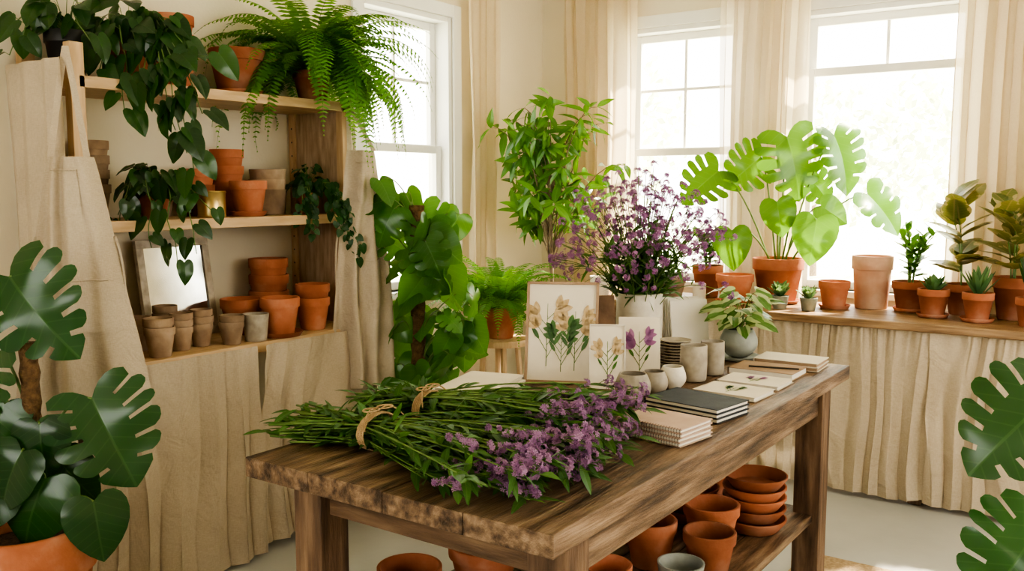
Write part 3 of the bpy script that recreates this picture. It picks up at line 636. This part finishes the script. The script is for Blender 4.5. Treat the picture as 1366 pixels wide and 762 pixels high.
# ------------------------------------------------------------------ books and cards
def bookobj(name,x,y,sx,sy,h,rz,cover,n=1,pages=PAPER,spiral=False,z=.88,art=None,jit=.03):
    mb=MB(); zz=0
    for k in range(n):
        r=R.uniform(-jit,jit) if n>1 else 0; M_=Matrix.Rotation(r,4,'Z'); c=.0018
        cbox(mb,(0,0,zz+c/2),(sx,sy,c),0,mat=M_); cbox(mb,(0,0,zz+h/2),(sx-.008,sy-.006,h-2*c-.0004),1,mat=M_); cbox(mb,(0,0,zz+h-c/2),(sx,sy,c),0,mat=M_)
        if spiral:
            for q in range(24):
                xx=-sx/2+.006+q*(sx-.012)/23
                pts=[M_@V((xx,-sy/2+.004+.006*math.cos(a),zz+h/2+(h*.6)*math.sin(a))) for a in [i*2*pi/7 for i in range(8)]]
                tube(mb,pts,.0008,.0008,3,2)
        else: cbox(mb,(-sx/2+.001,0,zz+h/2),(.002,sy,h),0,mat=M_)
        zz+=h+.0006
    if art: art(mb,zz)
    return mb.obj(name,[cover,pages,METAL,G_CUT,PURP],loc=(x,y,z+.001),rot=rz,smooth=False)
def flatart(mb,zt,cx=0,cy=0,s=.07,mi=4,M_=Matrix.Identity(4),ms=3,n=7):
    for k in range(n):
        t=k/(n-1); a=(-1)**k*(.5+.3*t)
        p0=V((cx,cy-s+s*1.2*t,zt)); e=p0+V((math.sin(a)*s*.45,math.cos(a)*s*.45,0))
        dd=V((math.cos(a),-math.sin(a),0))*.0009
        mb.add([p0-dd,p0+dd,e+dd,e-dd],[(0,1,2,3)],ms,M_)
        B=B_OVAL if k>n*.4 else B_LANCE
        an=a; L=s*R.uniform(.38,.55)
        for da in ((0,) if k<=n*.4 else (-.6,0,.6)):
            vs=[(e.x+(x*math.cos(an+da)+y*math.sin(an+da))*L,e.y+(-x*math.sin(an+da)+y*math.cos(an+da))*L,zt+.0003+.0002*k) for (x,y) in B[0]]
            mb.add(vs,B[2],mi if k>n*.4 else ms,M_,uv=B[1])
    mb.add([(cx-.001,cy-s*1.25,zt),(cx+.001,cy-s*1.25,zt),(cx+.0006,cy+s*.7,zt),(cx-.0006,cy+s*.7,zt)],[(0,1,2,3)],ms,M_)
bookobj('stack_of_spiral_notebooks',-.985,2.07,.19,.145,.0105,-.14,PINKP,n=4,spiral=True)
bookobj('stack_of_notebooks',-1.02,2.345,.235,.165,.012,-.16,NAVY,n=3)
bookobj('botanical_notebook',-1.02,2.62,.20,.15,.013,-.05,PAPERB,art=lambda mb,z:flatart(mb,z+.0005,0,0,.045,3))
bookobj('botanical_notebook',-1.02,2.80,.20,.145,.012,.0,PAPERB,art=lambda mb,z:flatart(mb,z+.0005,0,0,.045,4))
bookobj('brown_notebook',-1.04,2.97,.22,.15,.022,.0,KRAFT)
bookobj('cream_notebook',-1.02,3.15,.22,.15,.014,.05,PAPERB,n=2,pages=KRAFT)
mb=MB(); tube(mb,[(-.09,0,.004),(.07,.0,.004)],.0035,.0035,6,0); tube(mb,[(.07,0,.004),(.085,0,.004)],.0035,.0004,6,1); mb.obj('pencil',[METAL,KRAFT],loc=(-1.0,2.945,.9045),rot=.25)
bookobj('stack_of_booklets',-1.585,2.10,.17,.26,.006,.25,PAPERB,n=9,jit=.09)
def leanM(x,y,z,az,lean):
    return Matrix.Translation((x,y,z))@Matrix.Rotation(az,4,'Z')@Matrix.Rotation(pi/2-lean,4,'X')
def printcard(name,x,y,w,h,az,lean,frame=0,fm=None,art=4,s=None,z=.881,thick=.004,cover=PAPERB,two=False):
    mb=MB(); M_=leanM(x,y,z,az,lean)
    box(mb,-w/2,w/2,0,h,-thick,0,0,M_)
    if frame:
        for (a,b,c,d) in ((-w/2-frame,w/2+frame,-0.0,frame),(-w/2-frame,w/2+frame,h-frame,h),(-w/2-frame,-w/2,0,h),(w/2,w/2+frame,0,h)): box(mb,a,b,c,d,-.012,.006,1,M_)
    box(mb,-.012,.012,.01,h*.75,-thick-.006,-thick,1,M_)
    if art is not None:
        if two:
            flatart(mb,.0012,-w*.22,h*.56,s*.9,art,M_,3); flatart(mb,.0012,w*.20,h*.50,s*.85,art,M_,3,n=9); flatart(mb,.0012,0,h*.42,s*.7,3,M_,3,n=9)
        else: flatart(mb,.0012,0,h*.5,(s or h*.30),art,M_,3)
    top=M_@V((0,h*.7,-thick-.005)); back=M_@V((0,0,-h*.4)); foot=V((back.x,back.y,z)); tube(mb,[top,foot],.004,.004,5,1)
    return mb.obj(name,[cover,fm or KRAFT,METAL,G_CUT,PURP,PRESS],smooth=False)
printcard('framed_pressed_botanical',-1.525,2.44,.215,.325,math.radians(26),.25,frame=.008,fm=KRAFT,art=5,s=.115,two=True)
printcard('botanical_print',-1.36,2.45,.105,.20,math.radians(30),.22,art=5,frame=.003,fm=CREAM,s=.068)
printcard('botanical_print',-1.355,2.655,.135,.20,math.radians(30),.24,art=4,s=.075)
printcard('leather_folder',-1.57,2.72,.17,.25,math.radians(40),.22,art=None,thick=.015,cover=BROWN,fm=BROWN)
mb=MB()
for k in range(4):
    M_=leanM(-1.37-.018*k,3.10+.016*k,.881,math.radians(52),.16); box(mb,-.075,.075,0,.21+.004*(k%2),-.009,0,0,M_); box(mb,-.072,.074,.002,.207,-.0085,-.0005,1,M_)
M_=leanM(-1.37-.018*5,3.10+.016*5,.881,math.radians(52),.16); box(mb,-.08,.08,0,.19,-.012,0,2,M_)
mb.obj('row_of_standing_notebooks',[PAPER,PAPERB,KRAFT],smooth=False,bevel=.001)
def ceramic(name,x,y,prof,mat,z=.881,wob=0,seg=36):
    mb=MB(); lathe(mb,prof,seg,0,(0,0,0),wob); return mb.obj(name,[mat],loc=(x,y,z))
def bowlprof(r,h,t=.004): return [(.001,0),(r*.5,0),(r*.8,h*.18),(r*.97,h*.36),(r,h*.5),(r*.96,h*.68),(r*.85,h*.86),(r*.74,h),(r*.68,h),(r*.82,h*.8),(r*.92,h*.5),(r*.7,h*.2),(.001,h*.12)]
ceramic('round_stoneware_bowl',-1.215,2.34,bowlprof(.053,.085),STONE); ceramic('round_stoneware_bowl',-1.21,2.465,bowlprof(.043,.072),STONE); ceramic('round_stoneware_bowl',-1.20,2.575,bowlprof(.042,.07),CREAM)
def cupprof(r,h): return [(.001,0),(r*.88,0),(r*.95,.004),(r,h*.5),(r*.97,h),(r*.9,h),(r*.92,h*.5),(r*.85,.012),(.001,.01)]
ceramic('stoneware_cup',-1.20,2.73,cupprof(.044,.115),STONE); ceramic('stoneware_cup',-1.19,2.86,cupprof(.04,.11),STONE)
def platestack(name,x,y,r,n,mat,z=.88,h=.012):
    mb=MB()
    for k in range(n): lathe(mb,[(.001,0),(r*.6,0),(r*.66,.002),(r,h),(r*.98,h+.002),(r*.62,.005),(.001,.004)],36,0,(R.uniform(-.002,.002),R.uniform(-.002,.002),k*h*.85))
    return mb.obj(name,[mat],loc=(x,y,z+.001))
platestack('stack_of_stoneware_plates',-1.235,2.20,.058,4,STONE); platestack('stack_of_stoneware_plates',-1.345,2.90,.055,9,STONE)
mb=MB(); lathe(mb,bowlprof(.068,.10),36,0,(0,0,.01)); saucer(mb,(0,0,0),.08,.014,0); lathe(mb,[(.05,.095),(.001,.098)],24,1)
for k in range(38):
    a=k*2.4; rr=.02+.085*R.random(); hh=.12+R.uniform(0,.13); q=V((math.cos(a)*rr,math.sin(a)*rr,hh))
    tube(mb,bez((0,0,.09),(q.x*.4,q.y*.4,q.z),q,4),.0016,.001,4,3)
    addleaf(mb,B_HEART,q,V((math.cos(a),math.sin(a),-.15))+rv(.3),V((.2,-.5,.9))+rv(.3),R.uniform(.05,.085),2,width=.8)
mb.obj('potted_variegated_pothos',[GREY,SOIL,G_VAR,G_STEM],loc=(-1.22,3.17,.881),sharp=0)
# ------------------------------------------------------------------ flowers
def star(mb,p,n,s,mi,rnd):
    n=n.normalized(); a=n.cross(V((.3,.5,.8))).normalized(); b=n.cross(a); vs=[p-n*s*.3]; fs=[]
    for k in range(5):
        t=2*pi*k/5
        for (dt,rr,hh) in ((-.42,.75,.1),(0,1.05,.0),(.42,.75,.1)):
            vs.append(p+a*(math.cos(t+dt)*rr*s)+b*(math.sin(t+dt)*rr*s)+n*hh*s)
        i=1+3*k; fs.append((0,i,i+1,i+2))
    mb.add(vs,fs,mi,rnd=rnd)
def head(mb,p,axis,r,n,mi,fs=.0055):
    base=R.random()
    for k in range(n):
        d=(rv(1)+axis*.9).normalized(); star(mb,p+d*r*R.uniform(.7,1.1),d+rv(.3),fs*R.uniform(.8,1.2),mi,min(1,max(0,base*.6+R.uniform(-.1,.5))))
mb=MB(); lathe(mb,[(.001,0),(.078,0),(.082,.005),(.084,.12),(.083,.235),(.081,.242),(.077,.24),(.077,.03),(.001,.02)],40,0)
for k in range(105):
    a=R.uniform(0,2*pi); q=R.random()**.6; rr=.31*q; top=.68-.24*q*q+R.uniform(-.18,.03)
    if k%7==0: rr*=1.15; top-=.03
    e=V((math.cos(a)*rr,math.sin(a)*rr,top)); b=V((math.cos(a)*.04*q,math.sin(a)*.04*q,.1))
    pts=bez(b,(e.x*.3,e.y*.3,.35),e,9); tube(mb,pts,.0019,.0012,4,2)
    ax=(pts[-1]-pts[-2]).normalized()
    head(mb,e,ax,.017,19,3,.0064)
    for s in range(R.randint(2,4)):
        i=R.randint(6,8); o=pts[i]; t=(ax*.8+rv(.75)).normalized(); ee=o+t*R.uniform(.05,.10); tube(mb,[o,(o+ee)/2+V((0,0,-.004)),ee],.0011,.0009,3,2); head(mb,ee,t,R.uniform(.010,.015),13,3,.0062)
    for s in range(4):
        i=R.randint(3,6); addleaf(mb,B_LANCE,pts[i],rv(1)+V((0,0,.6)),V((0,0,1))+rv(.5),R.uniform(.05,.085),1,droop=.3,width=.8)
for k in range(150):
    a=R.uniform(0,2*pi); addleaf(mb,B_LANCE,V((math.cos(a)*R.uniform(0,.09),math.sin(a)*R.uniform(0,.09),R.uniform(.22,.38))),V((math.cos(a),math.sin(a),R.uniform(.2,1.4)))+rv(.3),V((0,0,1))+rv(.4),R.uniform(.07,.12),1,droop=.35)
mb.obj('vase_of_purple_verbena',[CREAM,G_CUT,G_STEM,PURP],loc=(-1.52,2.97,.881),sharp=0)
def bunch(mb,cut,bind,tip,spread,nst,hz):
    cut,bind,tip=V(cut),V(bind),V(tip); ax=(tip-bind).normalized(); sd=V((-ax.y,ax.x,0))
    for k in range(nst):
        u=max(-1.25,min(1.25,R.gauss(0,.6))); h=R.random()
        fl=R.random()<.62; L=R.uniform(.80,1.14) if fl else R.uniform(.5,1.0)
        b=bind+sd*(u*.035)+V((0,0,.012+h*hz*.8))
        c=bind+(cut-bind)*R.uniform(.6,1.5)+sd*(R.uniform(-1,1)*.14)+V((0,0,.004+h*hz*.6))
        e=bind+(tip-bind)*L+sd*(u*spread)+V((0,0,.015+h*hz*1.1))
        e.z=max(e.z,.9)
        pts=bez(c,c.lerp(b,.6),b,4)[:-1]+bez(b,b.lerp(e,.5)+V((0,0,.03*h))+sd*u*.02,e,8)
        tube(mb,pts,.0028,.0016,4,1)
        n=len(pts)
        for i in range(n):
            for s in range(3 if i<11 else 2):
                if R.random()<(.62 if (i<4 or i>6) else .35):
                    p=pts[i]+(pts[min(n-1,i+1)]-pts[i])*R.random(); d=(ax*(-.5 if i<4 else .9)+rv(.8)); d.z=abs(d.z)*.35 if p.z<.93 else d.z*.5
                    addleaf(mb,B_LANCE,p,d,V((0,0,1))+rv(.5),R.uniform(.035,.075),0,droop=.25,width=R.uniform(.7,1.3))
        t=(pts[-1]-pts[-3]).normalized()
        if fl:
            for i in range(R.randint(3,6)):
                p=pts[-1]-t*.019*i+rv(.006)+V((0,0,.008)); p.z=max(p.z,.893); head(mb,p,(t+V((0,0,.6))),R.uniform(.008,.013),9,2,.0058)
            for s in range(3):
                o=pts[-2]; tt=(t+rv(.6)).normalized(); tt.z=abs(tt.z)*.7; ee=o+tt*R.uniform(.04,.08); tube(mb,[o,ee],.001,.0009,3,1); head(mb,ee,tt,.010,9,2,.0058)
        else:
            for s in range(7): addleaf(mb,B_LANCE,pts[-1]-t*.012*s,t+rv(.6),V((0,0,1))+rv(.5),R.uniform(.035,.065),0,droop=.2,width=1.1)
    for q in range(5):
        cc=bind+ax*(.005*(q-2)); pts=[cc+sd*(.060*math.cos(a))+V((0,0,.043+.045*math.sin(a))) for a in [i*2*pi/16 for i in range(17)]]
        tube(mb,pts,.0022,.0022,5,3)
    for s in (-1,1):
        top=bind+V((0,0,.090)); tube(mb,bez(top,top+sd*s*.04+V((0,0,.03)),top+sd*s*.07+ax*.03+V((0,0,-.03)),8),.0022,.0018,5,3)
        pts=[top+sd*s*(.022-.022*math.cos(a))+ax*(.016*math.sin(a))+V((0,0,.008)) for a in [i*2*pi/12 for i in range(13)]]; tube(mb,pts,.0022,.0022,5,3)
mb=MB(); bunch(mb,(-1.72,1.60,.88),(-1.49,1.57,.88),(-.99,1.54,.88),.19,80,.075); mb.obj('cut_flower_bunch',[G_CUT,G_STEM,PURP2,TWINE],sharp=0)
mb=MB(); bunch(mb,(-1.72,1.86,.885),(-1.53,1.80,.885),(-1.04,1.86,.885),.16,78,.085); mb.obj('cut_flower_bunch',[G_CUT,G_STEM,PURP2,TWINE],sharp=0)
mb=MB(); M_=Matrix.Translation((-3.27,2.30,.882))@Matrix.Rotation(pi/2,4,'Z')@Matrix.Rotation(pi/2-.16,4,'X')
w,h=.34,.41
box(mb,-w/2+.03,w/2-.03,.03,h-.03,-.004,.002,1,M_)
for (a,b,c,d) in ((-w/2,w/2,0,.032),(-w/2,w/2,h-.032,h),(-w/2,-w/2+.032,.032,h-.032),(w/2-.032,w/2,.032,h-.032)): box(mb,a,b,c,d,-.012,.01,0,M_)
mb.obj('framed_mirror',[FRAMEW,MIRROR],smooth=False,bevel=.002)
# ------------------------------------------------------------------ light
w=bpy.data.worlds.new('world'); bpy.context.scene.world=w; w.use_nodes=True; nt=w.node_tree
bg=nt.nodes['Background']; bg.inputs[0].default_value=(1.0,.965,.885,1); bg.inputs[1].default_value=3.8
sl=bpy.data.lights.new('sun','SUN'); so=bpy.data.objects.new('sun',sl); bpy.context.collection.objects.link(so); sl.energy=16; sl.color=(1,.88,.68); sl.angle=math.radians(2)
d=V((-.36,-.62,-.78)).normalized(); so.rotation_euler=d.to_track_quat('-Z','Y').to_euler()
